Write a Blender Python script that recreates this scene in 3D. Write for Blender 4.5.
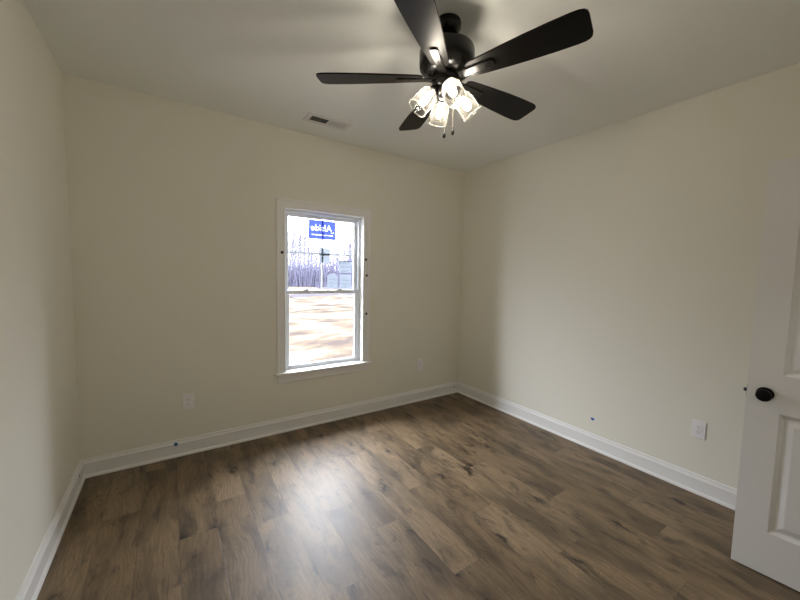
import bpy, bmesh, math, random
from mathutils import Vector, Matrix
PI = math.pi
C = bpy.context.scene.collection
S = bpy.context.scene
for o in list(bpy.data.objects):
    bpy.data.objects.remove(o, do_unlink=True)

# ------------------------------------------------------------------ camera
W, H, D = 3.5457, 2.7068, 3.49          # room: x 0..W, y -D..0, z 0..H
cam_d = bpy.data.cameras.new('camera')
cam = bpy.data.objects.new('camera', cam_d); C.objects.link(cam); S.camera = cam
yaw, pitch, roll, F_PX = 0.5883, -0.0733, 0.0209, 345.07
fwd = Vector((math.sin(yaw)*math.cos(pitch), math.cos(yaw)*math.cos(pitch), math.sin(pitch)))
right = Vector((math.cos(yaw), -math.sin(yaw), 0))
up = right.cross(fwd)
r2 = right*math.cos(roll) + up*math.sin(roll)
u2 = up*math.cos(roll) - right*math.sin(roll)
M = Matrix((r2, u2, -fwd)).transposed().to_4x4()
M.translation = Vector((0.5463, -3.1409, 1.4619))
cam.matrix_world = M
cam_d.sensor_fit = 'HORIZONTAL'; cam_d.sensor_width = 36.0
cam_d.lens = F_PX/800*36.0
cam_d.clip_start = 0.02; cam_d.clip_end = 600

# ------------------------------------------------------------------ world, sun, exposure
SKY = 35.0
wd = bpy.data.worlds.new('sky'); S.world = wd; wd.use_nodes = True
nt = wd.node_tree; nt.nodes.clear()
wo = nt.nodes.new('ShaderNodeOutputWorld'); bg = nt.nodes.new('ShaderNodeBackground')
tc = nt.nodes.new('ShaderNodeTexCoord'); sx = nt.nodes.new('ShaderNodeSeparateXYZ')
cr = nt.nodes.new('ShaderNodeValToRGB')
cr.color_ramp.elements[0].position = 0.0; cr.color_ramp.elements[0].color = (0.15, 0.157, 0.165, 1)     # overcast: dimmer towards the horizon
cr.color_ramp.elements[1].position = 1.0; cr.color_ramp.elements[1].color = (0.95, 1.0, 1.08, 1)
q_ = cr.color_ramp.elements.new(0.16); q_.color = (0.29, 0.30, 0.315, 1)
q_ = cr.color_ramp.elements.new(0.5); q_.color = (0.80, 0.83, 0.88, 1)
nt.links.new(tc.outputs['Generated'], sx.inputs[0]); nt.links.new(sx.outputs['Z'], cr.inputs[0])
# the veiled sun brightens the western half of the overcast
ma = nt.nodes.new('ShaderNodeMath'); ma.operation = 'MULTIPLY_ADD'; ma.inputs[1].default_value = -0.28; ma.inputs[2].default_value = 1.0
vm = nt.nodes.new('ShaderNodeVectorMath'); vm.operation = 'SCALE'
nt.links.new(sx.outputs['X'], ma.inputs[0]); nt.links.new(cr.outputs[0], vm.inputs[0]); nt.links.new(ma.outputs[0], vm.inputs['Scale'])
nt.links.new(vm.outputs[0], bg.inputs['Color']); bg.inputs['Strength'].default_value = SKY
nt.links.new(bg.outputs[0], wo.inputs[0])

sun_d = bpy.data.lights.new('sun', 'SUN'); sun = bpy.data.objects.new('sun', sun_d); C.objects.link(sun)
sun_d.energy = 1.5; sun_d.angle = math.radians(6); sun_d.color = (1.0, 0.93, 0.84)
sun.rotation_euler = (math.radians(42), 0, math.radians(-25))    # from behind the house, never enters the window

hall_d = bpy.data.lights.new('added_hall_fill', 'AREA'); hall = bpy.data.objects.new('added_hall_fill', hall_d); C.objects.link(hall)  # unseen fill light, added to brighten the room through the doorway
hall_d.shape = 'DISK'; hall_d.size = 0.35; hall_d.energy = 6; hall_d.color = (1.0, 0.97, 0.93)
hall.location = (2.3, -4.3, H-0.05)

por_d = bpy.data.lights.new('window_portal', 'AREA'); por = bpy.data.objects.new('window_portal', por_d); C.objects.link(por)
por_d.shape = 'RECTANGLE'; por_d.size = 0.82; por_d.size_y = 1.52; por_d.cycles.is_portal = True
por.location = (1.792, 0.135, 1.291); por.rotation_euler = (-PI/2, 0, 0)

vs = S.view_settings
vs.view_transform = 'Standard'; vs.look = 'None'; vs.gamma = 1.0; vs.exposure = 0.22; vs.use_curve_mapping = False
S.cycles.use_denoising = True
S.cycles.max_bounces = 12; S.cycles.diffuse_bounces = 8; S.cycles.transparent_max_bounces = 16
S.cycles.sample_clamp_indirect = 6.0
BULB = 125.0

# ------------------------------------------------------------------ materials
def mat(name, col, rough=0.5, spec=0.5, metal=0.0, bump=0, bscale=200, coat=0):
    m = bpy.data.materials.new(name); m.use_nodes = True
    b = m.node_tree.nodes['Principled BSDF']
    b.inputs['Base Color'].default_value = (*col, 1); b.inputs['Roughness'].default_value = rough
    b.inputs['Specular IOR Level'].default_value = spec; b.inputs['Metallic'].default_value = metal
    b.inputs['Coat Weight'].default_value = coat
    if bump:
        t = m.node_tree
        n = t.nodes.new('ShaderNodeTexNoise'); n.inputs['Scale'].default_value = bscale; n.inputs['Detail'].default_value = 3
        g = t.nodes.new('ShaderNodeTexCoord'); k = t.nodes.new('ShaderNodeBump')
        k.inputs['Strength'].default_value = bump; k.inputs['Distance'].default_value = 0.002
        t.links.new(g.outputs['Object'], n.inputs['Vector']); t.links.new(n.outputs['Fac'], k.inputs['Height'])
        t.links.new(k.outputs[0], b.inputs['Normal'])
    return m
M_wall = mat('wall_paint', (0.805, 0.785, 0.70), 0.75, 0.3, bump=0.25, bscale=160)
M_ceil = mat('ceiling_paint', (0.85, 0.865, 0.84), 0.85, 0.2, bump=0.3, bscale=120)
M_trim = mat('trim_paint', (0.84, 0.835, 0.825), 0.38, 0.5)
M_door = mat('door_paint', (0.72, 0.71, 0.70), 0.42, 0.5, bump=0.12, bscale=90)
M_vinyl = mat('window_vinyl', (0.85, 0.89, 0.94), 0.35, 0.5)
M_plate = mat('white_plastic', (0.86, 0.85, 0.87), 0.35, 0.5)
M_slot = mat('dark_slot', (0.03, 0.03, 0.03), 0.6)
M_black = mat('fan_black_metal', (0.005, 0.0046, 0.0042), 0.26, 0.25)
M_knob = mat('knob_black', (0.004, 0.0035, 0.004), 0.5, 0.12)
M_chain = mat('chain_metal', (0.35, 0.31, 0.25), 0.35, 0.5, 0.8)
M_screen = mat('steel', (0.55, 0.55, 0.55), 0.35, 0.5, 0.9)
M_vent = mat('vent_enamel', (0.72, 0.71, 0.69), 0.4)
M_duct = mat('duct_dark', (0.035, 0.035, 0.035), 0.7)
M_tape = mat('blue_tape', (0.03, 0.13, 0.42), 0.6)
M_dark = mat('dark_spot', (0.02, 0.02, 0.025), 0.5)

def blade_material():
    m = bpy.data.materials.new('blade_dark_wood'); m.use_nodes = True; t = m.node_tree; b = t.nodes['Principled BSDF']
    g = t.nodes.new('ShaderNodeTexCoord'); mp = t.nodes.new('ShaderNodeMapping'); mp.inputs['Scale'].default_value = (3, 60, 60)
    n = t.nodes.new('ShaderNodeTexNoise'); n.inputs['Scale'].default_value = 3; n.inputs['Detail'].default_value = 4
    r = t.nodes.new('ShaderNodeValToRGB')
    r.color_ramp.elements[0].color = (0.003, 0.003, 0.0028, 1); r.color_ramp.elements[1].color = (0.008, 0.007, 0.0065, 1)
    t.links.new(g.outputs['Object'], mp.inputs[0]); t.links.new(mp.outputs[0], n.inputs['Vector']); t.links.new(n.outputs['Fac'], r.inputs[0])
    t.links.new(r.outputs[0], b.inputs['Base Color']); b.inputs['Roughness'].default_value = 0.36
    b.inputs['Specular IOR Level'].default_value = 0.13
    return m
M_blade = blade_material()

def glass(name, tint, clear, rough=0.02, frost=0.0):
    m = bpy.data.materials.new(name); m.use_nodes = True; t = m.node_tree; t.nodes.clear()
    out = t.nodes.new('ShaderNodeOutputMaterial'); tr = t.nodes.new('ShaderNodeBsdfTransparent'); tr.inputs[0].default_value = (*tint, 1)
    gl = t.nodes.new('ShaderNodeBsdfGlossy'); gl.inputs['Roughness'].default_value = rough
    lw = t.nodes.new('ShaderNodeLayerWeight'); lw.inputs['Blend'].default_value = clear
    mx = t.nodes.new('ShaderNodeMixShader')
    t.links.new(lw.outputs['Fresnel'], mx.inputs[0]); t.links.new(tr.outputs[0], mx.inputs[1]); t.links.new(gl.outputs[0], mx.inputs[2])
    last = mx
    if frost:
        tl = t.nodes.new('ShaderNodeBsdfTranslucent'); tl.inputs[0].default_value = (1, 0.97, 0.9, 1)
        m2 = t.nodes.new('ShaderNodeMixShader')
        # seeded, ribbed glass: scattering changes with small bubbles and grows at the rim where the glass is seen edge-on
        g = t.nodes.new('ShaderNodeTexCoord'); n = t.nodes.new('ShaderNodeTexVoronoi'); n.inputs['Scale'].default_value = 90
        a = t.nodes.new('ShaderNodeMath'); a.operation = 'LESS_THAN'; a.inputs[1].default_value = 0.18
        k = t.nodes.new('ShaderNodeMath'); k.operation = 'MULTIPLY_ADD'; k.inputs[1].default_value = frost*0.8; 
        f = t.nodes.new('ShaderNodeLayerWeight'); f.inputs['Blend'].default_value = 0.25
        fm = t.nodes.new('ShaderNodeMath'); fm.operation = 'MULTIPLY_ADD'; fm.inputs[1].default_value = 0.045; fm.inputs[2].default_value = frost
        t.links.new(g.outputs['Object'], n.inputs['Vector']); t.links.new(n.outputs['Distance'], a.inputs[0]); t.links.new(a.outputs[0], k.inputs[0])
        t.links.new(f.outputs['Facing'], fm.inputs[0]); t.links.new(fm.outputs[0], k.inputs[2])
        t.links.new(k.outputs[0], m2.inputs[0]); t.links.new(mx.outputs[0], m2.inputs[1]); t.links.new(tl.outputs[0], m2.inputs[2])
        last = m2
    t.links.new(last.outputs[0], out.inputs[0])
    return m
M_pane = glass('window_glass', (0.97, 0.98, 1.0), 0.06)
M_shade = glass('shade_glass', (0.98, 0.97, 0.95), 0.12, 0.05, 0.007)
M_rim = glass('shade_rim_glass', (0.98, 0.97, 0.95), 0.2, 0.05, 0.16)

def emit(name, col, s):
    m = bpy.data.materials.new(name); m.use_nodes = True; t = m.node_tree; t.nodes.clear()
    out = t.nodes.new('ShaderNodeOutputMaterial'); e = t.nodes.new('ShaderNodeEmission')
    e.inputs[0].default_value = (*col, 1); e.inputs[1].default_value = s
    t.links.new(e.outputs[0], out.inputs[0]); return m
M_bulb = emit('lit_bulb', (1.0, 0.91, 0.78), BULB)

def sheet(name, col, trans):            # thin printed film or paper that glows when light comes through it
    m = bpy.data.materials.new(name); m.use_nodes = True; t = m.node_tree; t.nodes.clear()
    out = t.nodes.new('ShaderNodeOutputMaterial'); d = t.nodes.new('ShaderNodeBsdfDiffuse'); l = t.nodes.new('ShaderNodeBsdfTranslucent')
    p = t.nodes.new('ShaderNodeBsdfTransparent'); a = t.nodes.new('ShaderNodeMixShader'); b = t.nodes.new('ShaderNodeMixShader')
    d.inputs[0].default_value = (*col, 1); l.inputs[0].default_value = (*col, 1)
    a.inputs[0].default_value = 0.5; b.inputs[0].default_value = trans
    t.links.new(d.outputs[0], a.inputs[1]); t.links.new(l.outputs[0], a.inputs[2])
    t.links.new(a.outputs[0], b.inputs[1]); t.links.new(p.outputs[0], b.inputs[2]); t.links.new(b.outputs[0], out.inputs[0])
    return m
M_blue = sheet('blue_film', (0.035, 0.050, 0.26), 0.0)
M_white = sheet('white_print', (0.5, 0.53, 0.58), 0.0)
M_pale = sheet('pale_print', (0.30, 0.42, 0.95), 0.0)
M_paper = sheet('label_paper', (0.12, 0.135, 0.155), 0.02)
M_ink = sheet('label_ink', (0.20, 0.21, 0.28), 0.0)

def floor_material():
    m = bpy.data.materials.new('oak_planks'); m.use_nodes = True; t = m.node_tree; b = t.nodes['Principled BSDF']
    N = t.nodes.new; L = t.links.new
    def math_(op, a=None, b_=None, c=None):
        n = N('ShaderNodeMath'); n.operation = op
        for i, v in enumerate((a, b_, c)):
            if v is None: continue
            if isinstance(v, (int, float)): n.inputs[i].default_value = v
            else: L(v, n.inputs[i])
        return n.outputs[0]
    uv = N('ShaderNodeUVMap'); uv.uv_map = 'plank'          # u across (0..1), v along (0..1)
    at = N('ShaderNodeAttribute'); at.attribute_name = 'rnd'
    tc = N('ShaderNodeTexCoord')
    sep = N('ShaderNodeSeparateXYZ'); L(tc.outputs['Object'], sep.inputs[0])
    rs = N('ShaderNodeSeparateXYZ'); L(at.outputs['Vector'], rs.inputs[0])
    def vec(x, y, z):
        c = N('ShaderNodeCombineXYZ')
        for i, v in enumerate((x, y, z)):
            if isinstance(v, (int, float)): c.inputs[i].default_value = v
            else: L(v, c.inputs[i])
        return c.outputs[0]
    ox = math_('MULTIPLY', rs.outputs[0], 37.0); oy = math_('MULTIPLY', rs.outputs[1], 53.0)
    X = math_('ADD', sep.outputs[0], ox); Y = math_('ADD', sep.outputs[1], oy)
    def noise(x, y, z, detail, rough=0.5, dist=0.0):
        n = N('ShaderNodeTexNoise'); n.inputs['Scale'].default_value = 1; n.inputs['Detail'].default_value = detail
        n.inputs['Roughness'].default_value = rough; n.inputs['Distortion'].default_value = dist
        L(vec(x, y, z), n.inputs['Vector']); return n.outputs['Fac']
    wn = noise(math_('MULTIPLY', X, 5.0), math_('MULTIPLY', Y, 2.2), oy, 2)
    Xw = math_('ADD', X, math_('MULTIPLY', math_('SUBTRACT', wn, 0.5), 0.13))
    fgo = noise(math_('MULTIPLY', Xw, 120), math_('MULTIPLY', Y, 6.0), 0, 6, 0.7)          # fine grain
    # knots: sparse cells stretched along the board, each a dark eye in a smoky halo
    vo = N('ShaderNodeTexVoronoi'); vo.inputs['Scale'].default_value = 1; vo.inputs['Randomness'].default_value = 1.0
    jx = math_('MULTIPLY', math_('SUBTRACT', noise(math_('MULTIPLY', X, 22), math_('MULTIPLY', Y, 14), ox, 3), 0.5), 0.9)
    L(vec(math_('ADD', math_('MULTIPLY', X, 7.0), jx), math_('ADD', math_('MULTIPLY', Y, 2.6), math_('MULTIPLY', jx, 0.5)), 0), vo.inputs['Vector'])
    vd = vo.outputs['Distance']
    # grain flows round the knots as rings: cathedral figure
    ringx = math_('ADD', math_('MULTIPLY', Xw, 17), math_('MULTIPLY', math_('SUBTRACT', 1.0, math_('MINIMUM', math_('MULTIPLY', vd, 1.6), 1.0)), 2.2))
    cb = N('ShaderNodeTexWave'); cb.wave_type = 'BANDS'; cb.bands_direction = 'X'; cb.wave_profile = 'SAW'; cb.inputs['Scale'].default_value = 1
    cb.inputs['Distortion'].default_value = 2.6; cb.inputs['Detail'].default_value = 3; cb.inputs['Detail Scale'].default_value = 1.5
    L(vec(ringx, math_('MULTIPLY', Y, 1.2), oy), cb.inputs['Vector'])
    broad = noise(math_('MULTIPLY', Xw, 9), math_('MULTIPLY', Y, 2.2), ox, 4, 0.55)
    smoky = noise(math_('MULTIPLY', Xw, 16), math_('MULTIPLY', Y, 5.5), oy, 4, 0.6, 0.6)
    base = N('ShaderNodeValToRGB'); e = base.color_ramp.elements
    e[0].position = 0.0; e[0].color = (0.150, 0.101, 0.055, 1); e[1].position = 1.0; e[1].color = (0.225, 0.160, 0.095, 1)
    e2 = e.new(0.5); e2.color = (0.188, 0.130, 0.074, 1)
    L(rs.outputs[2], base.inputs[0])
    def mul(colr, fac, lo, hi, lo_v, hi_v, tint=(1, 1, 1)):
        mr = N('ShaderNodeMapRange'); mr.inputs[1].default_value = lo; mr.inputs[2].default_value = hi
        mr.inputs[3].default_value = lo_v; mr.inputs[4].default_value = hi_v; mr.interpolation_type = 'SMOOTHSTEP'
        L(fac, mr.inputs[0])
        mx = N('ShaderNodeMix'); mx.data_type = 'RGBA'; mx.blend_type = 'MULTIPLY'; mx.inputs[0].default_value = 1.0
        L(colr, mx.inputs[6]); cc = N('ShaderNodeCombineColor')
        for i in range(3): L(mr.outputs[0], cc.inputs[i])
        L(cc.outputs[0], mx.inputs[7]); return mx.outputs[2]
    c = mul(base.outputs[0], fgo, 0.3, 0.72, 0.68, 1.26)
    c = mul(c, cb.outputs['Fac'], 0, 1, 0.90, 1.07)
    c = mul(c, broad, 0.32, 0.62, 0.58, 1.18)
    c = mul(c, smoky, 0.33, 0.45, 0.58, 1.0)
    c = mul(c, vd, 0.05, 0.36, 0.55, 1.0)
    c = mul(c, vd, 0.07, 0.15, 0.30, 1.0)
    class _F: pass
    fg = _F(); fg.outputs = {'Fac': fgo}
    # seams (distance to the plank's own edge, in metres)
    su = N('ShaderNodeSeparateXYZ'); L(uv.outputs[0], su.inputs[0])
    du = math_('MULTIPLY', math_('SUBTRACT', 0.5, math_('ABSOLUTE', math_('SUBTRACT', su.outputs[0], 0.5))), 0.1867)
    dv = math_('MULTIPLY', math_('SUBTRACT', 0.5, math_('ABSOLUTE', math_('SUBTRACT', su.outputs[1], 0.5))), 1.285)
    dmin = math_('MINIMUM', du, dv)
    c = mul(c, dmin, 0.0003, 0.0020, 0.5, 1.0)
    L(c, b.inputs['Base Color'])
    rr = N('ShaderNodeMapRange'); rr.inputs[3].default_value = 0.36; rr.inputs[4].default_value = 0.58; L(fg.outputs['Fac'], rr.inputs[0])
    L(rr.outputs[0], b.inputs['Roughness']); b.inputs['Specular IOR Level'].default_value = 0.5
    hh = math_('ADD', math_('MULTIPLY', fg.outputs['Fac'], 0.5), math_('MINIMUM', math_('MULTIPLY', dmin, 600), 1.0))
    bp = N('ShaderNodeBump'); bp.inputs['Strength'].default_value = 0.6; bp.inputs['Distance'].default_value = 0.0006
    L(hh, bp.inputs['Height']); L(bp.outputs[0], b.inputs['Normal'])
    return m
M_floor = floor_material()

def ground_material():
    m = bpy.data.materials.new('sandy_ground'); m.use_nodes = True; t = m.node_tree; b = t.nodes['Principled BSDF']
    N = t.nodes.new; L = t.links.new
    tc = N('ShaderNodeTexCoord'); mp = N('ShaderNodeMapping'); mp.inputs['Scale'].default_value = (0.38, 0.85, 1)
    n = N('ShaderNodeTexNoise'); n.inputs['Scale'].default_value = 1.4; n.inputs['Detail'].default_value = 8; n.inputs['Roughness'].default_value = 0.62
    L(tc.outputs['Object'], mp.inputs[0]); L(mp.outputs[0], n.inputs['Vector'])
    r = N('ShaderNodeValToRGB'); e = r.color_ramp.elements
    e[0].position = 0.38; e[0].color = (0.022, 0.018, 0.016, 1)
    e[1].position = 0.64; e[1].color = (0.085, 0.080, 0.073, 1)
    x = e.new(0.49); x.color = (0.038, 0.029, 0.021, 1)
    L(n.outputs['Fac'], r.inputs[0]); L(r.outputs[0], b.inputs['Base Color']); b.inputs['Roughness'].default_value = 0.95
    b.inputs['Specular IOR Level'].default_value = 0.0
    return m
M_ground = ground_material()
M_berm = mat('turned_earth', (0.026, 0.0235, 0.026), 0.95, 0.0, bump=1.0, bscale=2)
M_bark = mat('bare_bark', (0.058, 0.056, 0.078), 0.9, 0.1)
M_brush = mat('winter_brush', (0.052, 0.050, 0.072), 0.95, 0.1)

# ------------------------------------------------------------------ mesh helpers
class MB:
    def __init__(s): s.bm = bmesh.new()
    def box(s, a, b, bev=0.0, M4=None, seg=1):
        a, b = [min(p, q) for p, q in zip(a, b)], [max(p, q) for p, q in zip(a, b)]
        r = bmesh.ops.create_cube(s.bm, size=1); v = r['verts']
        for q in v:
            q.co = Vector(((a[i]+b[i])/2 + q.co[i]*(b[i]-a[i]) for i in range(3)))
        if bev:
            es = {e for q in v for e in q.link_edges}
            rr = bmesh.ops.bevel(s.bm, geom=list(es), offset=bev, segments=seg, affect='EDGES', profile=0.5)
            v = list({q for f in rr['faces'] for q in f.verts} | {q for q in v if q.is_valid})
            # every vertex of this piece
            v = list({w for q in v if q.is_valid for f in q.link_faces for w in f.verts})
        if M4 is not None: bmesh.ops.transform(s.bm, matrix=M4, verts=[q for q in v if q.is_valid])
        return s
    def lathe(s, prof, n=32, M4=None, close=False):
        rings = []
        for r, z in prof:
            if r < 1e-6: rings.append([s.bm.verts.new((0, 0, z))])
            else: rings.append([s.bm.verts.new((r*math.cos(2*PI*k/n), r*math.sin(2*PI*k/n), z)) for k in range(n)])
        pr = list(zip(rings, rings[1:]))
        if close: pr.append((rings[-1], rings[0]))
        for A, B in pr:
            for k in range(n):
                k2 = (k+1) % n
                if len(A) == 1 and len(B) == 1: continue
                if len(A) == 1: f = (A[0], B[k2], B[k])
                elif len(B) == 1: f = (A[k], A[k2], B[0])
                else: f = (A[k], A[k2], B[k2], B[k])
                s.bm.faces.new(f)
        vs_ = [v for R in rings for v in R]
        if M4 is not None: bmesh.ops.transform(s.bm, matrix=M4, verts=vs_)
        return s
    def prism(s, pts, z0, z1, M4=None):
        A = [s.bm.verts.new((x, y, z0)) for x, y in pts]; B = [s.bm.verts.new((x, y, z1)) for x, y in pts]
        n = len(pts); s.bm.faces.new(A[::-1]); s.bm.faces.new(B)
        for i in range(n): s.bm.faces.new((A[i], A[(i+1) % n], B[(i+1) % n], B[i]))
        if M4 is not None: bmesh.ops.transform(s.bm, matrix=M4, verts=A+B)
        return s
    def extrude_profile(s, prof, axis_from, axis_to, M4):
        """profile (u,w) swept along local x from axis_from to axis_to; (start offset, end offset) may depend on u for mitres"""
        A = [s.bm.verts.new((axis_from(u), u, w)) for u, w in prof]; B = [s.bm.verts.new((axis_to(u), u, w)) for u, w in prof]
        n = len(prof); s.bm.faces.new(A); s.bm.faces.new(B[::-1])
        for i in range(n): s.bm.faces.new((A[i], B[i], B[(i+1) % n], A[(i+1) % n]))
        bmesh.ops.transform(s.bm, matrix=M4, verts=A+B)
        return s
    def tube(s, pts, rad, n=8):
        pts = [Vector(p) for p in pts]
        rads = rad if isinstance(rad, (list, tuple)) else [rad]*len(pts)
        rings = []
        for i, p in enumerate(pts):
            d = (pts[min(i+1, len(pts)-1)] - pts[max(i-1, 0)]).normalized()
            a = d.orthogonal().normalized()
            if i and rings: 
                a = (prev - d*prev.dot(d)).normalized()
            prev = a; b = d.cross(a)
            rings.append([s.bm.verts.new(p + (a*math.cos(2*PI*k/n) + b*math.sin(2*PI*k/n))*rads[i]) for k in range(n)])
        for A, B in zip(rings, rings[1:]):
            for k in range(n): s.bm.faces.new((A[k], A[(k+1) % n], B[(k+1) % n], B[k]))
        s.bm.faces.new(rings[0][::-1]); s.bm.faces.new(rings[-1])
        return s
    def build(s, name, m, parent=None, smooth=False, loc=(0, 0, 0)):
        bmesh.ops.recalc_face_normals(s.bm, faces=s.bm.faces)
        me = bpy.data.meshes.new(name); s.bm.to_mesh(me); s.bm.free()
        me.materials.append(m)
        if smooth:
            for p in me.polygons: p.use_smooth = True
            try: me.set_sharp_from_angle(angle=math.radians(38))
            except Exception: pass
        o = bpy.data.objects.new(name, me); C.objects.link(o); o.location = loc
        if parent is not None: o.parent = parent
        return o

def tag(o, label=None, cat=None, group=None, kind=None):
    for k, v in (('label', label), ('category', cat), ('group', group), ('kind', kind)):
        if v: o[k] = v
    return o
def empty(name, loc=(0, 0, 0), rz=0):
    o = bpy.data.objects.new(name, None); o.location = loc; o.rotation_euler = (0, 0, rz); o.empty_display_size = 0.05
    C.objects.link(o); return o
def dup(root, loc=None, rot=None):
    c = root.copy(); C.objects.link(c)
    if loc is not None: c.location = loc
    if rot is not None: c.rotation_euler = rot
    for ch in [x for x in bpy.data.objects if x.parent == root]:
        d = ch.copy(); C.objects.link(d); d.parent = c
        for g in [x for x in bpy.data.objects if x.parent == ch]:
            e = g.copy(); C.objects.link(e); e.parent = d
    return c

# ------------------------------------------------------------------ setting: floor, walls, ceiling
T = 0.14
def build_floor():
    me = bpy.data.meshes.new('floor'); w = 0.1867; Lp = 1.285
    joints = {-5: .30, -4: .62, -3: .15, -2: 1.02, -1: .78, 0: 1.113, 1: 1.763, 2: 1.233, 3: 1.511, 4: 1.983, 5: 1.318,
              6: 1.716, 7: 2.185, 8: 2.62, 9: 1.887, 10: 2.41, 11: .9, 12: 1.55, 13: 0.3, 14: 1.2}
    rng = random.Random(11)
    vs_, fs, uvs, rn = [], [], [], []
    y_end = 4.9
    for k in range(-5, 15):
        x0 = max(0.93 + w*k, -0.0); x1 = min(0.93 + w*(k+1), W)
        if x1 <= x0: continue
        u0 = (x0-(0.93+w*k))/w; u1 = (x1-(0.93+w*k))/w
        j = joints[k]
        while j > 0: j -= Lp
        while j < y_end:
            a, b = max(j, 0.0), min(j+Lp, y_end)
            if b > a:
                i = len(vs_)
                vs_ += [(x0, -a, 0), (x0, -b, 0), (x1, -b, 0), (x1, -a, 0)]; fs.append((i, i+1, i+2, i+3))
                va, vb = (a-j)/Lp, (b-j)/Lp
                uvs.append([(u0, va), (u0, vb), (u1, vb), (u1, va)]); rn.append((rng.random(), rng.random(), rng.random()))
            j += Lp
    # sub-floor slab under the planks
    i = len(vs_)
    vs_ += [(x, y, z) for z in (-0.12, -0.002) for x, y in ((0, 0), (W, 0), (W, -y_end), (0, -y_end))]
    fs += [(i, i+1, i+2, i+3), (i, i+4, i+5, i+1), (i+1, i+5, i+6, i+2), (i+2, i+6, i+7, i+3), (i+3, i+7, i+4, i)]
    me.from_pydata(vs_, [], fs); uvl = me.uv_layers.new(name='plank')
    at = me.attributes.new('rnd', 'FLOAT_VECTOR', 'FACE')
    for pi, p in enumerate(me.polygons):
        if pi < len(uvs):
            for q, li in enumerate(p.loop_indices): uvl.data[li].uv = uvs[pi][q]
            at.data[pi].vector = rn[pi]
        else: at.data[pi].vector = (0.5, 0.5, 0.5)
    me.materials.append(M_floor)
    o = bpy.data.objects.new('floor', me); C.objects.link(o); tag(o, 'brown oak plank floor running towards the window', 'floor', kind='structure')
build_floor()

def struct(name, mb, m, label, cat, smooth=False):
    return tag(mb.build(name, m, smooth=smooth), label, cat, kind='structure')
# rough opening of the window
OX0, OX1, OZ0, OZ1 = 1.4033, 2.1806, 0.545, 2.0287
def wall_with_hole(x0, x1, z0, z1, ya, yb, hx0, hx1, hz0, hz1):
    """wall slab normal to y with a rectangular hole, one closed shell"""
    mb = MB(); bm = mb.bm
    xs = [x0, hx0, hx1, x1]; zs = [z0, hz0, hz1, z1]
    g = {}
    for yi, y in enumerate((ya, yb)):
        for i, x in enumerate(xs):
            for j, z in enumerate(zs): g[i, j, yi] = bm.verts.new((x, y, z))
    hole_bottom = hz0 <= z0 + 1e-6
    for i in range(3):
        for j in range(3):
            if i == 1 and j == 1 or abs(zs[j+1]-zs[j]) < 1e-6: continue
            for yi in (0, 1): bm.faces.new([g[i, j, yi], g[i+1, j, yi], g[i+1, j+1, yi], g[i, j+1, yi]])
    def side(a, b): bm.faces.new([g[a+(0,)], g[b+(0,)], g[b+(1,)], g[a+(1,)]])
    js = [j for j in range(3) if abs(zs[j+1]-zs[j]) > 1e-6]
    for j in js: side((0, j), (0, j+1)); side((3, j), (3, j+1))
    for i in range(3):
        side((i, 3), (i+1, 3))
        if not (hole_bottom and i == 1): side((i, 0 if not hole_bottom else 1), (i+1, 0 if not hole_bottom else 1))
    side((1, 1), (1, 2)); side((2, 1), (2, 2)); side((1, 2), (2, 2))
    if not hole_bottom: side((1, 1), (2, 1))
    bmesh.ops.delete(bm, geom=[v for v in bm.verts if not v.link_faces], context='VERTS')
    return mb
struct('wall_back', wall_with_hole(-T, W+T, -0.12, H+0.1, 0, T, OX0-0.015, OX1+0.015, OZ0-0.015, OZ1+0.015), M_wall,
       'beige back wall holding the window', 'wall')
YE = 4.9
struct('wall_left', MB().box((-T, -YE, -0.12), (0, 0, H+0.1)), M_wall, 'plain beige wall on the left', 'wall')
struct('wall_right', MB().box((W, -YE, -0.12), (W+T, 0, H+0.1)), M_wall, 'plain beige wall on the right behind the door', 'wall')
DX0, DX1, DZ = 2.245, 3.055, 2.06     # doorway in the front wall
struct('wall_front', wall_with_hole(0, W, 0, H, -D-0.12, -D, DX0-0.02, DX1+0.02, 0.0, DZ+0.02), M_wall, 'beige wall with the doorway, behind the viewer', 'wall')
struct('wall_hall', MB().box((-T, -YE-T, -0.12), (W+T, -YE, H+0.1)), M_wall, 'beige hall wall beyond the doorway', 'wall')
struct('ceiling', MB().box((0, -YE, H), (W, 0, H+0.1)), M_ceil, 'off-white flat ceiling with the fan', 'ceiling')

# baseboards: board, ogee cap, shoe moulding at the floor
BPROF = [(0, 0), (0.024, 0), (0.024, 0.007), (0.022, 0.013), (0.018, 0.018), (0.013, 0.021), (0.013, 0.096), (0.0165, 0.099), (0.0165, 0.103), (0.012, 0.107),
         (0.0115, 0.112), (0.008, 0.118), (0.0085, 0.124), (0.0065, 0.131), (0, 0.133)]
def baseboard(name, A, B, rz, label, m0=1, m1=1):
    L = (Vector(B)-Vector(A)).length
    M4 = Matrix.Translation((*A, 0)) @ Matrix.Rotation(rz, 4, 'Z')
    # local x along the wall, local y into the room
    mb = MB().extrude_profile(BPROF, lambda u: u*m0, lambda u: L-u*m1, M4)
    return struct(name, mb, M_trim, label, 'baseboard')
baseboard('baseboard_back', (W, 0), (0, 0), PI, 'white baseboard along the window wall')
baseboard('baseboard_left', (0, 0), (0, -D), -PI/2, 'white baseboard along the left wall')
baseboard('baseboard_right', (W, -D), (W, 0), PI/2, 'white baseboard along the right wall')
baseboard('baseboard_front', (0, -D), (DX0-0.085, -D), 0, 'white baseboard along the wall behind the viewer', 1, 0)

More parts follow.
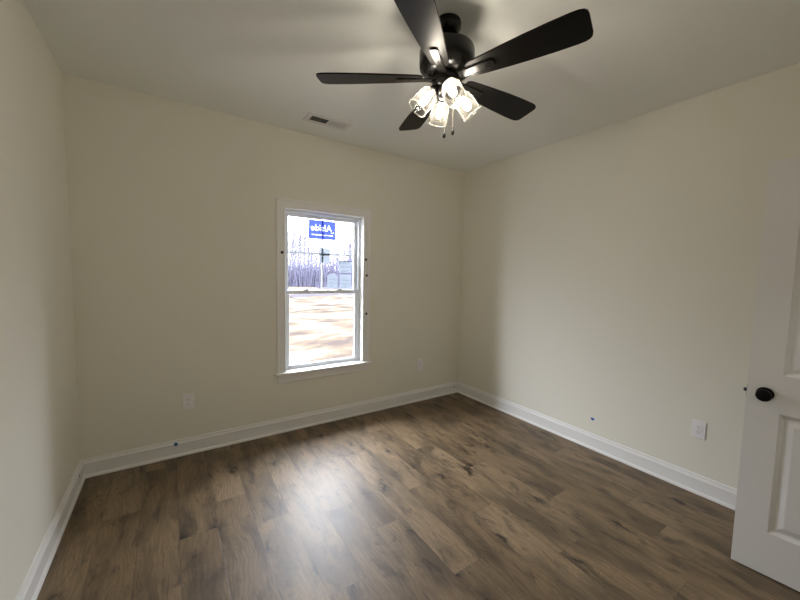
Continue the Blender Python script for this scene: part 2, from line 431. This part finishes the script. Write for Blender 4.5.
# doorway trim
def casing_frame(x0, x1, z0, z1, w, y0, depth, sill=False):
    """mitred casing round an opening; profile has a back band and an inner bead; y0 wall face, depth into the room (-y)"""
    prof = [(0, 0), (0, 0.010), (0.004, 0.013), (0.012, 0.013), (0.016, 0.0105), (w*0.72, 0.014), (w*0.80, 0.019), (w-0.004, 0.019), (w, 0.016), (w, 0)]
    sc = depth/0.019
    mb = MB()
    def leg(P, ang, L, m0, m1):
        # local x along, local y outwards from the opening, local z out of the wall (-y world)
        R = Matrix(((math.cos(ang), -math.sin(ang), 0, P[0]), (0, 0, -1, y0), (math.sin(ang), math.cos(ang), 0, P[1]), (0, 0, 0, 1)))
        mb.extrude_profile([(u, v*sc) for u, v in prof], lambda u: -u*m0, lambda u: L+u*m1, R)
    leg((x0, z0), PI/2, z1-z0, 0, 1)
    leg((x0, z1), 0, x1-x0, 1, 1)
    leg((x1, z1), -PI/2, z1-z0, 1, 0)
    return mb
struct('trim_1', casing_frame(DX0, DX1, 0.0, DZ, 0.062, -D-0.12, 0.001).box((DX0-0.019, -D-0.118, 0), (DX0, -D-0.002, DZ)).box((DX1, -D-0.118, 0), (DX1+0.019, -D-0.002, DZ))
       .box((DX0-0.019, -D-0.118, DZ), (DX1+0.019, -D-0.002, DZ+0.019)), M_trim, 'white door jamb lining the doorway', 'door frame')

# ------------------------------------------------------------------ window
win = tag(empty('window_1', (1.792, 0, 0.5)), 'white vinyl sash window with stickers and view of bare trees', 'window', kind='structure')
def wb(mb, name, m, parent=win, smooth=False):
    o = mb.build(name, m, parent=None, smooth=smooth); o.parent = parent
    off = Vector(win.location) 
    o.data.transform(Matrix.Translation(-off)); return o
ccx0, ccx1 = OX0, OX1
wb(casing_frame(ccx0, ccx1, 0.556, OZ1, 0.078, 0.0, 0.019), 'window_casing', M_trim)
wb(MB().box((1.306, -0.046, 0.535), (2.279, 0.0, 0.556), 0.004, seg=2).box((OX0, -0.01, 0.537), (OX1, 0.060, 0.556)), 'window_sill', M_trim)
wb(MB().box((1.334, -0.016, 0.462), (2.252, 0, 0.535), 0.003), 'apron', M_trim)
# jamb extension box
wb(MB().box((OX0-0.015, 0.0, 0.545), (OX0, 0.06, OZ1+0.015)).box((OX1, 0.0, 0.545), (OX1+0.015, 0.06, OZ1+0.015)).box((OX0, 0.0, OZ1), (OX1, 0.06, OZ1+0.015)), 'jamb', M_trim)
fx0, fx1, fz0, fz1 = OX0, OX1, 0.548, OZ1
def ring(mb, x0, x1, z0, z1, wl, wt, wb_, ya, yb, bev=0.003):
    mb.box((x0, ya, z0), (x0+wl, yb, z1), bev); mb.box((x1-wl, ya, z0), (x1, yb, z1), bev)
    mb.box((x0+wl-.002, ya, z1-wt), (x1-wl+.002, yb, z1), bev); mb.box((x0+wl-.002, ya, z0), (x1-wl+.002, yb, z0+wb_), bev)
    return mb
wb(ring(MB(), OX0-0.012, OX1+0.012, 0.533, OZ1+0.012, 0.034, 0.034, 0.034, 0.060, 0.135), 'window_frame', M_vinyl)
ix0, ix1, iz0, iz1 = OX0+0.020, OX1-0.020, 0.565, OZ1-0.020
midz = 1.262
us = wb(ring(MB(), ix0, ix1, midz, iz1, 0.036, 0.032, 0.034, 0.098, 0.122), 'upper_sash', M_vinyl)
gx0, gx1 = ix0+0.036, ix1-0.036
wb(MB().box((gx0-.004, 0.108, midz+0.030), (gx1+.004, 0.112, iz1-0.028)), 'glass_pane', M_pane, us)
mz = 1.648
mx_ = (gx0+gx1)/2
wb(MB().box((mx_-0.008, 0.1125, midz+0.03), (mx_+0.008, 0.1165, iz1-0.03)).box((gx0-.002, 0.1125, mz-0.008), (gx1+.002, 0.1165, mz+0.008)), 'muntin_grid', M_vinyl, us)
ls = wb(ring(MB(), ix0, ix1, iz0, midz+0.034, 0.034, 0.033, 0.030, 0.066, 0.092), 'lower_sash', M_vinyl)
wb(MB().box((ix0+.030, 0.077, iz0+0.028), (ix1-.030, 0.081, midz+0.003)), 'glass_pane', M_pane, ls)
for lx in (gx0+0.16, gx1-0.16):
    wb(MB().box((lx-0.028, 0.070, midz+0.034), (lx+0.028, 0.088, midz+0.040), 0.002).box((lx-0.010, 0.072, midz+0.040), (lx+0.016, 0.084, midz+0.047), 0.002), 'sash_lock', M_vinyl, ls)

# stickers on the upper pane (inner face y = 0.108)
GY = 0.1078
def text_mesh(txt, size, mirror, loc, m, name, parent, bold=0.0, shear=0.0):
    cu = bpy.data.curves.new(name, 'FONT'); cu.body = txt; cu.size = size; cu.align_x = 'CENTER'; cu.align_y = 'CENTER'; cu.extrude = 0.0002
    cu.offset = bold; cu.shear = shear; cu.resolution_u = 3
    to = bpy.data.objects.new(name, cu); C.objects.link(to)
    dg = bpy.context.evaluated_depsgraph_get(); me = bpy.data.meshes.new_from_object(to.evaluated_get(dg))
    bpy.data.objects.remove(to, do_unlink=True)
    # text plane xy -> facing the room (-y); mirrored because it is read from outside
    sx_ = -1 if mirror else 1
    me.transform(Matrix(((sx_, 0, 0, 0), (0, 0, 1, 0), (0, 1, 0, 0), (0, 0, 0, 1))))
    me.materials.clear(); me.materials.append(m)
    o = bpy.data.objects.new(name, me); C.objects.link(o); o.location = loc; o.parent = parent; return o
st = tag(empty('window_sticker', (1.790, GY, 1.878)), 'blue sticker with white mirrored lettering at the top of the window', 'sticker')
def sticker_art(txt, size, hw, hh, parent):
    """one film: blue where printed, white where the letters, swoosh and small line are; all in one plane, seen from behind"""
    def solid(curve_or_bm, name):
        o = bpy.data.objects.new(name, curve_or_bm); C.objects.link(o); return o
    cu = bpy.data.curves.new('lettering', 'FONT'); cu.body = txt; cu.size = size; cu.align_x = 'CENTER'; cu.align_y = 'CENTER'
    cu.offset = 0.0010; cu.shear = 0.08; cu.resolution_u = 3; cu.extrude = 0.003
    to = solid(cu, 'lettering')
    me = bpy.data.meshes.new_from_object(to.evaluated_get(bpy.context.evaluated_depsgraph_get())); bpy.data.objects.remove(to, do_unlink=True)
    me.transform(Matrix.Translation((0.008, 0.016, 0)))
    cut = MB(); cut.bm.from_mesh(me); bmesh.ops.remove_doubles(cut.bm, verts=cut.bm.verts, dist=1e-5)
    n = 10; c0 = (-0.100, -0.006)
    arc = [(c0[0]+0.022*math.cos(3.2+2.4*k/n), c0[1]+0.022*math.sin(3.2+2.4*k/n)) for k in range(n+1)]
    arc2 = [(c0[0]+(0.021-0.006*math.sin(PI*k/n))*math.cos(3.2+2.4*k/n), c0[1]+(0.021-0.006*math.sin(PI*k/n))*math.sin(3.2+2.4*k/n)) for k in range(n, -1, -1)]
    cut.prism(arc+arc2, -0.003, 0.003)
    for x0, x1 in ((-0.108, -0.070), (-0.064, -0.020), (-0.014, 0.040), (0.046, 0.105)): cut.box((x0, -0.053, -0.003), (x1, -0.045, 0.003))
    art = cut.build('printed_lettering', M_white)
    base = MB().box((-hw, -hh, -0.001), (hw, hh, 0.001)).build('sticker_sheet', M_blue)
    md = base.modifiers.new('cut', 'BOOLEAN'); md.operation = 'DIFFERENCE'; md.object = art; md.solver = 'EXACT'; md.use_self = True
    def front_only(o):
        dg = bpy.context.evaluated_depsgraph_get(); dg.update()
        m2 = bpy.data.meshes.new_from_object(o.evaluated_get(dg)); bm = bmesh.new(); bm.from_mesh(m2)
        bmesh.ops.delete(bm, geom=[f for f in bm.faces if f.normal.z < 0.9], context='FACES')
        for v in bm.verts: v.co.z = 0
        bm.to_mesh(m2); bm.free()
        m2.transform(Matrix(((-1, 0, 0, 0), (0, 0, 1, 0), (0, 1, 0, 0), (0, 0, 0, 1)))); return m2
    mb_, ma_ = front_only(base), front_only(art)
    base.modifiers.clear(); base.data = mb_; art.data = ma_; base.parent = parent; art.parent = parent
sticker_art('Alside', 0.086, 0.136, 0.090, st)
def film(pts, name, m, parent, y=0.0):
    me = bpy.data.meshes.new(name); vs_, fs = [], []
    for poly_ in pts:
        i = len(vs_); vs_ += [(x, y, z) for x, z in poly_]; fs.append(tuple(range(i, i+len(poly_))))
    me.from_pydata(vs_, [], fs); me.materials.append(m)
    o = bpy.data.objects.new(name, me); C.objects.link(o); o.parent = parent; return o
def paper(name, label, x0, x1, z0, z1, lines, rot=0, cut=False, head=False):
    cx_, cz_ = (x0+x1)/2, (z0+z1)/2
    e = tag(empty(name, (cx_, GY, cz_)), label, 'sticker', group='paper labels on the upper pane'); hw, hh = (x1-x0)/2, (z1-z0)/2
    if cut: out = [(-hw, -hh), (hw, -hh), (hw, hh*0.6), (hw*0.35, hh), (-hw*0.5, hh*0.92), (-hw, hh*0.7)]
    else: out = [(-hw, -hh), (hw, -hh), (hw, hh), (-hw, hh)]
    film([out], 'label_sheet', M_paper, e)
    R4 = lambda x0, x1, z0, z1: [(x0, z0), (x1, z0), (x1, z1), (x0, z1)]
    q = []
    for k in range(lines):
        z = hh*0.62 - k*(hh*1.35/max(lines-1, 1)); l = 0.55+0.3*((k*37 % 10)/10)
        q.append(R4(-hw*l, hw*l*0.9, z-0.0022, z+0.0022))
    if q: film(q, 'print', M_ink, e, -0.0005)
    if head: film([R4(-hw, hw, hh*0.86, hh), R4(-hw*0.95, -hw*0.75, hh*0.45, hh*0.86)], 'heading_bar', M_ink, e, -0.0005)
paper('paper_label', 'small pale paper label on the crossing of the window grid', 1.760, 1.870, 1.565, 1.705, 0)
paper('paper_label', 'white label with a dark heading bar, right edge of upper pane', 1.966, 2.105, 1.47, 1.59, 3, head=True)
paper('paper_label', 'printed white label with clipped top corners low on the upper pane', 1.842, 1.956, 1.315, 1.462, 4, cut=True)
paper('paper_label', 'printed square label at the lower right corner of upper pane', 1.975, 2.100, 1.305, 1.452, 4)

# ------------------------------------------------------------------ door leaf (opened towards the room)
door = tag(empty('door_1', (3.016, -3.455, 0.012), 0), 'white two-panel door standing open with black knob', 'door', kind='structure')
DW, DH, DT = 0.760, 2.033, 0.035
ang = math.atan2(2.9767-3.030, 0.758)    # leaf runs from the hinge towards the window
door.rotation_euler = (0, 0, -ang)
# local: y from hinge (0) to free edge (DW); visible face at x=0 facing -x; thickness to +x
def panel_door():
    mb = MB(); bm = mb.bm
    panels = [(0.218, 0.817), (1.005, 1.915)]; y0, y1 = 0.118, DW-0.118
    def face_side(x, s):
        def ringv(i, o_, za, zb): return [bm.verts.new((x+s*o_, a, b)) for a, b in ((y0+i, za+i), (y1-i, za+i), (y1-i, zb-i), (y0+i, zb-i))]
        ys = [0, y0, y1, DW]; zs = [0, panels[0][0], panels[0][1], panels[1][0], panels[1][1], DH]
        g = {(i, j): bm.verts.new((x, ys[i], zs[j])) for i in range(4) for j in range(6)}
        for i in range(3):
            for j in range(5):
                q = [g[i, j], g[i+1, j], g[i+1, j+1], g[i, j+1]]
                if i == 1 and j in (1, 3):
                    prev = q
                    za, zb = zs[j], zs[j+1]
                    for ins, dep in ((0.004, 0.004), (0.016, 0.0105), (0.022, 0.0110), (0.030, 0.0095), (0.048, 0.004), (0.052, 0.0035)):
                        cur = ringv(ins, dep, za, zb)
                        for k in range(4): bm.faces.new((prev[k], prev[(k+1) % 4], cur[(k+1) % 4], cur[k]))
                        prev = cur
                    bm.faces.new(prev)
                else: bm.faces.new(q)
        return g
    a = face_side(0, 1); b = face_side(DT, -1)
    for i in range(3):
        for j in (0, 5): bm.faces.new((a[i, j], a[i+1, j], b[i+1, j], b[i, j]))
    for j in range(5):
        for i in (0, 3): bm.faces.new((a[i, j], a[i, j+1], b[i, j+1], b[i, j]))
    return mb
panel_door().build('door_leaf', M_door, door)
kz, ky = 0.917-0.012, DW-0.064
def knob(side):
    s = -1 if side < 0 else 1; x0 = 0 if side < 0 else DT
    M4 = Matrix.Translation((x0, ky, kz)) @ Matrix.Rotation(s*PI/2, 4, 'Y')
    pr = [(0, 0), (0.031, 0), (0.032, 0.004), (0.029, 0.007), (0.013, 0.010), (0.011, 0.028), (0.016, 0.034), (0.024, 0.038), (0.0285, 0.045),
          (0.029, 0.053), (0.026, 0.061), (0.016, 0.066), (0, 0.067)]
    return MB().lathe(pr, 32, M4)
for sd in (-1, 1):
    tag(knob(sd).build('door_knob', M_knob, door, smooth=True), 'round black door knob')
tag(MB().box((0.005, DW, kz-0.028), (DT-0.005, DW+0.0015, kz+0.028)).build('latch_plate', M_knob, door), 'black latch plate')
tag(MB().prism([(0.009, DW), (0.022, DW), (0.022, DW+0.006), (0.014, DW+0.013), (0.009, DW+0.013)], kz-0.008, kz+0.008).build('latch_bolt', M_dark, door), 'dark latch bolt')
for hz in (0.20, 1.0, 1.80):
    MB().box((DT-0.002, -0.002, hz-0.045), (DT+0.001, 0.03, hz+0.045)).lathe([(0, -0.045), (0.006, -0.045), (0.006, 0.045), (0, 0.045)], 12, Matrix.Translation((DT+0.003, -0.005, hz))).build('hinge', M_knob, door)

# ------------------------------------------------------------------ ceiling fan
FX, FY, FZ = 1.7170, -1.7600, 2.4425
fan = tag(empty('ceiling_fan', (FX, FY, H)), 'black five-blade ceiling fan with four lit glass shades', 'ceiling fan')
def fz(z): return z - H
MB().lathe([(0, 0), (0.064, 0), (0.066, -0.010), (0.064, -0.030), (0.052, -0.052), (0.030, -0.062), (0, -0.062)], 40).build('canopy', M_black, fan, True)
MB().lathe([(0, -0.055), (0.020, -0.055), (0.020, fz(2.60)), (0.034, fz(2.595)), (0.034, fz(2.58)), (0, fz(2.58))], 24).build('downrod', M_black, fan, True)
MB().lathe([(0, fz(2.592)), (0.050, fz(2.592)), (0.100, fz(2.585)), (0.122, fz(2.581)), (0.132, fz(2.574)), (0.136, fz(2.562)), (0.136, fz(2.515)), (0.134, fz(2.492)),
            (0.130, fz(2.486)), (0, fz(2.486))], 56).build('motor_housing', M_black, fan, True)
MB().lathe([(0, fz(2.487)), (0.128, fz(2.487)), (0.124, fz(2.478)), (0.112, fz(2.466)), (0.094, fz(2.457)), (0.078, fz(2.453)), (0, fz(2.453))], 56).build('flywheel_bowl', M_black, fan, True)
MB().lathe([(0, fz(2.454)), (0.066, fz(2.454)), (0.070, fz(2.448)), (0.070, fz(2.415)), (0.062, fz(2.398)), (0.052, fz(2.392)), (0.050, fz(2.372)), (0.040, fz(2.356)), (0.018, fz(2.348)),
            (0.008, fz(2.344)), (0.008, fz(2.336)), (0, fz(2.334))], 40).build('switch_housing', M_black, fan, True)
R_T = 0.643
def blade_outline():
    pts = []
    wr = [(0.118, 0.030), (0.124, 0.037), (0.140, 0.045), (0.20, 0.052), (0.30, 0.062), (0.40, 0.070), (0.50, 0.0755), (0.585, 0.0775)]
    top = wr + [(0.612, 0.076), (0.630, 0.070), (0.640, 0.059), (0.6435, 0.044)]
    pts = top + [(r, -w) for r, w in reversed(top)]
    return pts
def blade_mesh():
    mb = MB().prism(blade_outline(), -0.0035, 0.0035)
    es = [e for e in mb.bm.edges if len(e.link_faces) == 2 and e.calc_face_angle() > 1.2]
    bmesh.ops.bevel(mb.bm, geom=es, offset=0.0012, segments=1, affect='EDGES')
    return mb
BANG = [-(math.degrees(3.7682) + 72*k) for k in range(5)]
b0 = None
for k, a in enumerate(BANG):
    Rm = Matrix.Rotation(math.radians(a), 4, 'Z') @ Matrix.Rotation(math.radians(-12.0), 4, 'X')
    if b0 is None:
        b0 = blade_mesh().build('blade', M_blade, fan)
        arm = MB().prism([(0.075, 0.021), (0.14, 0.018), (0.245, 0.018), (0.250, 0.013), (0.250, -0.013), (0.245, -0.018), (0.14, -0.018), (0.075, -0.021)], -0.0105, -0.0040)
        arm.box((0.155, -0.0225, -0.0055), (0.238, -0.0195, -0.0035)).box((0.155, 0.0195, -0.0055), (0.238, 0.0225, -0.0035))
        a0 = arm.build('blade_arm', M_black, b0)
        sc_ = [MB().lathe([(0, -0.0125), (0.004, -0.0120), (0.0045, -0.0105), (0, -0.0105)], 12, Matrix.Translation((r_, 0, 0))).build('screw', M_black, b0, True) for r_ in (0.18, 0.225)]
        bl = b0
    else:
        bl = b0.copy(); C.objects.link(bl); bl.parent = fan
        for ch in [a0] + sc_:
            c2 = ch.copy(); C.objects.link(c2); c2.parent = bl
    bl.location = (0, 0, FZ-H); bl.rotation_euler = Rm.to_euler()
# light kit
LR, LZ, TH = 0.1115, 2.324, -114.0
shade_prof = [(0.0245, 0.012), (0.027, 0.004), (0.036, -0.003), (0.0435, -0.016), (0.0475, -0.036), (0.0495, -0.070), (0.0500, -0.100), (0.0520, -0.104), (0.0520, -0.110),
              (0.0475, -0.110), (0.0475, -0.100), (0.0472, -0.070), (0.0452, -0.037), (0.0412, -0.018), (0.0345, -0.006), (0.0250, 0.001), (0.0225, 0.012)]
TILT = 40.0
for k in range(4):
    a = math.radians(TH - 90*k)
    rad = Vector((math.cos(a), math.sin(a), 0)); axis = (rad*math.sin(math.radians(TILT)) + Vector((0, 0, -1))*math.cos(math.radians(TILT))).normalized()
    bulb_c = rad*LR + Vector((0, 0, LZ-H)); top = bulb_c - axis*0.060
    q = Vector((0, 0, -1)).rotation_difference(axis).to_matrix().to_4x4(); M4 = Matrix.Translation(top) @ q
    start = Vector((rad.x*0.045, rad.y*0.045, fz(2.383)))
    sh = MB().lathe(shade_prof, 40, M4, close=True).build('lamp_shade', M_shade, fan, True)
    rim = MB()
    for rr_, zz_, tt in ((0.0500, -0.110, 0.0019),):
        rim.lathe([(rr_+tt*math.cos(2*PI*i/8), zz_+tt*math.sin(2*PI*i/8)) for i in range(8)], 40, M4, close=True)
    rim.build('shade_rim', M_rim, sh, True)
    arm = MB().tube([start, start + rad*0.020 + Vector((0, 0, 0.003)), top - axis*0.036 , top - axis*0.020], [0.008]*4, 12)
    arm.lathe([(0, 0.024), (0.016, 0.024), (0.021, 0.018), (0.022, -0.004), (0.017, -0.008), (0, -0.008)], 24, M4).build('lamp_socket', M_black, fan, True)
    MB().lathe([(0, -0.006), (0.010, -0.008), (0.011, -0.022), (0.0145, -0.034), (0.0180, -0.048), (0.0190, -0.060), (0.0165, -0.074), (0.010, -0.082), (0, -0.085)], 24, M4).build('bulb', M_bulb, fan, True)
# pull chains with dark pendants
for (cx_, cy_, zt, zb) in ((0.022, 0.030, 2.40, 2.182), (0.035, -0.020, 2.40, 2.185)):
    ch = MB().tube([(cx_, cy_, fz(zt)), (cx_, cy_, fz(zb)+0.026)], 0.0011, 6)
    n = 22
    for i in range(n):
        z = fz(zb)+0.03 + (zt-zb-0.04)*i/n
        ch.lathe([(0, 0.002), (0.0018, 0), (0, -0.002)], 6, Matrix.Translation((cx_, cy_, z)))
    pc = ch.build('pull_chain', M_chain, fan)
    tag(MB().lathe([(0, 0.026), (0.003, 0.024), (0.004, 0.016), (0.0075, 0.006), (0.0085, -0.004), (0.006, -0.012), (0, -0.014)], 16, Matrix.Translation((cx_, cy_, fz(zb)))).build('chain_pendant', M_black, pc, True), 'dark oval chain pendant')

# ------------------------------------------------------------------ ceiling register
vent = tag(empty('ceiling_vent', (1.664, -0.346, H)), 'white rectangular air vent with two louvre banks on the ceiling', 'vent')
fr = MB()
hx, hy = 0.183, 0.083
for (xa, xb, ya, yb) in ((-hx, -0.150, -hy, hy), (0.150, hx, -hy, hy), (-0.150, 0.150, 0.042, hy), (-0.150, 0.150, -hy, -0.042), (-0.008, 0.008, -0.042, 0.042)):
    fr.box((xa, ya, -0.006), (xb, yb, 0.0))
fr.box((-hx-0.004, -hy-0.004, -0.0025), (hx+0.004, hy+0.004, -0.0005))
fr2 = fr.build('vent_frame', M_vent, vent)
MB().box((-0.150, -0.042, -0.0033), (0.150, 0.042, -0.0027)).build('duct_opening', M_duct, vent)
for (xa, xb, tilt) in ((-0.150, -0.008, -48), (0.008, 0.150, 40)):
    lb = MB(); n = 12
    for i in range(n):
        x = xa + (xb-xa)*(i+0.5)/n
        lb.box((-0.0040, -0.041, -0.0005), (0.0040, 0.041, 0.0005), 0, Matrix.Translation((x, 0, -0.0065)) @ Matrix.Rotation(math.radians(tilt), 4, 'Y'))
    lb.build('louvre_bank', M_vent, vent)
MB().box((0.160, -0.012, -0.0085), (0.166, 0.012, -0.006)).build('damper_lever', M_vent, vent)

# ------------------------------------------------------------------ outlets
def outlet(loc, rz, label):
    e = tag(empty('wall_outlet', loc, rz), label, 'outlet', group='white duplex outlets near the baseboards')
    # local: faces -y
    MB().box((-0.038, -0.006, -0.061), (0.038, 0, 0.061), 0.0028, seg=2).build('cover_plate', M_plate, e)
    for z in (-0.0195, 0.0195):
        f = MB().lathe([(0, 0.0), (0.0168, 0.0), (0.0165, 0.0018), (0, 0.0018)], 28, Matrix.Translation((0, -0.006, z)) @ Matrix.Rotation(PI/2, 4, 'X')).build('receptacle', M_plate, e)
        MB().box((-0.0078, -0.0084, z-0.002), (-0.0058, -0.0077, z+0.0065)).box((0.0058, -0.0084, z-0.001), (0.0078, -0.0077, z+0.0055)).box((-0.002, -0.0084, z-0.0105), (0.002, -0.0077, z-0.007)).build('slots', M_slot, f)
    MB().lathe([(0, 0), (0.0032, 0), (0.0028, 0.0012), (0, 0.0014)], 12, Matrix.Translation((0, -0.006, 0)) @ Matrix.Rotation(PI/2, 4, 'X')).build('screw', M_screen, e)
    return e
outlet((0.645, 0, 0.425), 0, 'white wall outlet on the back wall left of the window')
outlet((2.935, 0, 0.432), 0, 'white wall outlet on the back wall right of the window')
outlet((W, -2.375, 0.445), -PI/2, 'white wall outlet on the right wall near the door')

# ------------------------------------------------------------------ small marks: blue tape, nail heads
def bit(name, label, cat, loc, size, normal, m, group=None):
    x, y = size
    rng = random.Random(int(loc[0]*1000+loc[2]*77)); n = 7
    pts = [(x*(0.85+0.3*rng.random())*math.cos(2*PI*i/n), y*(0.85+0.3*rng.random())*math.sin(2*PI*i/n)) for i in range(n)]
    R = Matrix.Rotation(PI/2, 4, 'X') if normal == 'y' else (Matrix.Rotation(-PI/2, 4, 'Z') @ Matrix.Rotation(PI/2, 4, 'X') if normal == '-x' else Matrix.Rotation(PI/2, 4, 'Z') @ Matrix.Rotation(PI/2, 4, 'X'))
    o = MB().prism(pts, 0, 0.0012, R).build(name, m, loc=loc); tag(o, label, cat, group)
bit('tape_scrap', 'small scrap of blue tape low on the right wall', 'tape', (W, -1.668, 0.258), (0.016, 0.012), '-x', M_tape)
bit('tape_scrap', 'small dark blue tape scrap on the back baseboard top edge', 'tape', (0.555, -0.0170, 0.104), (0.013, 0.014), 'y', M_tape)
bit('nail_head', 'small dark spot on the baseboard at the left corner', 'nail', (0.0131, -0.138, 0.082), (0.008, 0.009), 'x', M_dark)
bit('nail_head', 'small dark spot on the baseboard at the right corner', 'nail', (3.475, -0.0131, 0.072), (0.009, 0.009), 'y', M_dark)
def nail(loc, label):
    o = MB().lathe([(0, 0), (0.013, 0), (0.013, 0.002), (0.007, 0.006), (0, 0.007)], 12, Matrix.Rotation(PI/2, 4, 'X')).build('nail_head', M_dark, loc=loc, smooth=True)
    tag(o, label, 'nail', 'dark nail heads around the window')
nail((1.374, -0.0135, 1.636), 'dark nail head on the left side casing of the window')
nail((2.207, -0.0125, 1.607), 'dark nail head on the right window casing, uppermost')
nail((2.2185, -0.0135, 1.446), 'dark nail head on the right window casing, middle one')
nail((2.2195, -0.0135, 1.054), 'dark nail head on the right window casing, lowest')

# ------------------------------------------------------------------ outside
GZ = -0.55
def terrain():
    me = bpy.data.meshes.new('ground'); rng = random.Random(5)
    ys = [T+0.02] + [0.5+0.6*i for i in range(20)] + [13+1.6*i for i in range(30)] + [65, 80, 110, 160, 260]
    nx = 60; vs_, fs = [], []
    for j, y in enumerate(ys):
        hw = 6 + y*1.15
        for i in range(nx+1):
            x = 6 + y*0.55 + hw*(2*i/nx-1)
            z = GZ + 0.05*math.sin(x*0.8+y*0.5) + 0.06*math.sin(y*0.9+1.3*math.sin(x*0.31)) * min(1, y/6)
            if 13 < y < 60: z += 0.18*math.sin(y*0.33+math.sin(x*0.2)*1.5)+0.05*math.sin(x*1.7+y)
            vs_.append((x, y, z))
    for j in range(len(ys)-1):
        for i in range(nx): a = j*(nx+1)+i; fs.append((a, a+1, a+nx+2, a+nx+1))
    me.from_pydata(vs_, [], fs); me.materials.append(M_ground)
    for p in me.polygons: p.use_smooth = True
    o = bpy.data.objects.new('ground', me); C.objects.link(o); tag(o, 'pale sandy building plot outside the window', 'ground', kind='structure')
terrain()
def berm(x0, x1, y, h, w, label, seed):
    rng = random.Random(seed); mb = MB(); bm = mb.bm; rows = []
    nx, ny = 60, 9
    ph = [rng.random()*6 for _ in range(4)]
    for i in range(nx+1):
        x = x0+(x1-x0)*i/nx; e = math.sin(PI*i/nx)**0.5
        hh = h*e*(0.75+0.18*math.sin(x*0.9+ph[0])+0.14*math.sin(x*2.3+ph[1]))
        rows.append([bm.verts.new((x, y+w*(j/ny-0.5)+0.3*math.sin(x+ph[2]), GZ-0.35+(hh+0.30)*math.sin(PI*j/ny)**0.8+rng.uniform(-.05, .05))) for j in range(ny+1)])
    for A, B in zip(rows, rows[1:]):
        for j in range(ny): bm.faces.new((A[j], A[j+1], B[j+1], B[j]))
    bm.faces.new([r[0] for r in rows] + [r[-1] for r in reversed(rows)])
    o = mb.build('dirt_mound', M_berm, smooth=True); tag(o, label, 'dirt mound', 'dirt mounds on the plot')
berm(9, 26, 27, 0.75, 4.5, 'long low grey dirt mound in the nearer part of the plot', 3)
berm(11, 34, 32.0, 0.85, 4.5, 'long low dirt mound just before the bare trees', 8)

def tree_mesh(seed, hgt):
    rng = random.Random(seed); mb = MB()
    def grow(p, d, L, r, lvl):
        n = 3; pts = [p]; rad = [r]
        for i in range(n):
            d = (d + Vector((rng.uniform(-.12, .12), rng.uniform(-.12, .12), 0.05))).normalized()
            p = p + d*L/n; pts.append(p); rad.append(r*(1-0.35*(i+1)/n))
        mb.tube(pts, rad, 4 if lvl else 6)
        if lvl >= 3: return
        for k in range((6, 4, 3)[lvl]):
            t = (0.30 + 0.70*(k+rng.random())/(6, 4, 3)[lvl]) if lvl == 0 else (0.25+0.7*rng.random())
            i = min(int(t*n), n-1); q = pts[i].lerp(pts[i+1], t*n-i if t*n-i < 1 else 1)
            az = rng.random()*2*PI; tilt = rng.uniform(0.25, 0.6)
            nd = (d*math.cos(tilt) + Vector((math.cos(az), math.sin(az), 0.25))*math.sin(tilt)).normalized()
            grow(q, nd, L*rng.uniform(0.38, 0.6), r*0.45*(1-0.3*t), lvl+1)
        if lvl < 2: grow(p, d, L*0.45, r*0.6, lvl+1)
    grow(Vector((0, 0, -0.3)), Vector((0, 0, 1)), hgt*0.72, hgt*0.020, 0)
    return mb
protos = []
rng = random.Random(21)
cx0, cy0 = 0.5463, -3.1409
def spot(a_px, dist):        # a bearing through the window, in metres on the ground
    b = math.radians(a_px); return (cx0+dist*math.sin(b), cy0+dist*math.cos(b))
lab = 'bare winter tree in the row of trees beyond the plot'
n_t = 56
for i in range(n_t):
    bear = 12.0 + 21.0*(i+rng.uniform(-.4, .4))/(n_t-1)
    dist = 57 + 9.5*((i*3) % 7) + rng.uniform(0, 5)
    x, y = spot(bear, dist)
    tall = 1.0 if bear < 19 else (0.72 if bear < 24 else 0.86)
    if len(protos) < 7:
        o = tree_mesh(100+i, 8.4).build('bare_tree', M_bark); protos.append(o)
        o.location = (x, y, GZ)
    else:
        o = protos[rng.randrange(7)].copy(); C.objects.link(o); o.location = (x, y, GZ)
    o.rotation_euler = (0, 0, rng.random()*6.28); s = tall*rng.uniform(0.78, 1.12)*dist/66; o.scale = (s, s, s)
    tag(o, lab, 'tree', 'bare trees beyond the plot')
# low thicket behind the trunks, nobody could count its twigs
th = MB(); rng = random.Random(9)
for i in range(3600):
    b = 11+23*rng.random(); d_ = rng.uniform(47, 52); x, y = spot(b, d_); h_ = rng.uniform(1.4, 4.0); w_ = rng.uniform(0.025, 0.06)
    lx, ly = rng.uniform(-.5, .5), rng.uniform(-.5, .5)
    th.tube([(x, y, GZ-0.2), (x+lx*0.4, y+ly*0.4, GZ+h_*0.6), (x+lx, y+ly, GZ+h_)], [w_, w_*0.8, w_*0.3], 3)
tag(th.build('brush_thicket', M_brush), 'hazy thicket of bare brush at the foot of the tree row', 'brush', kind='stuff')
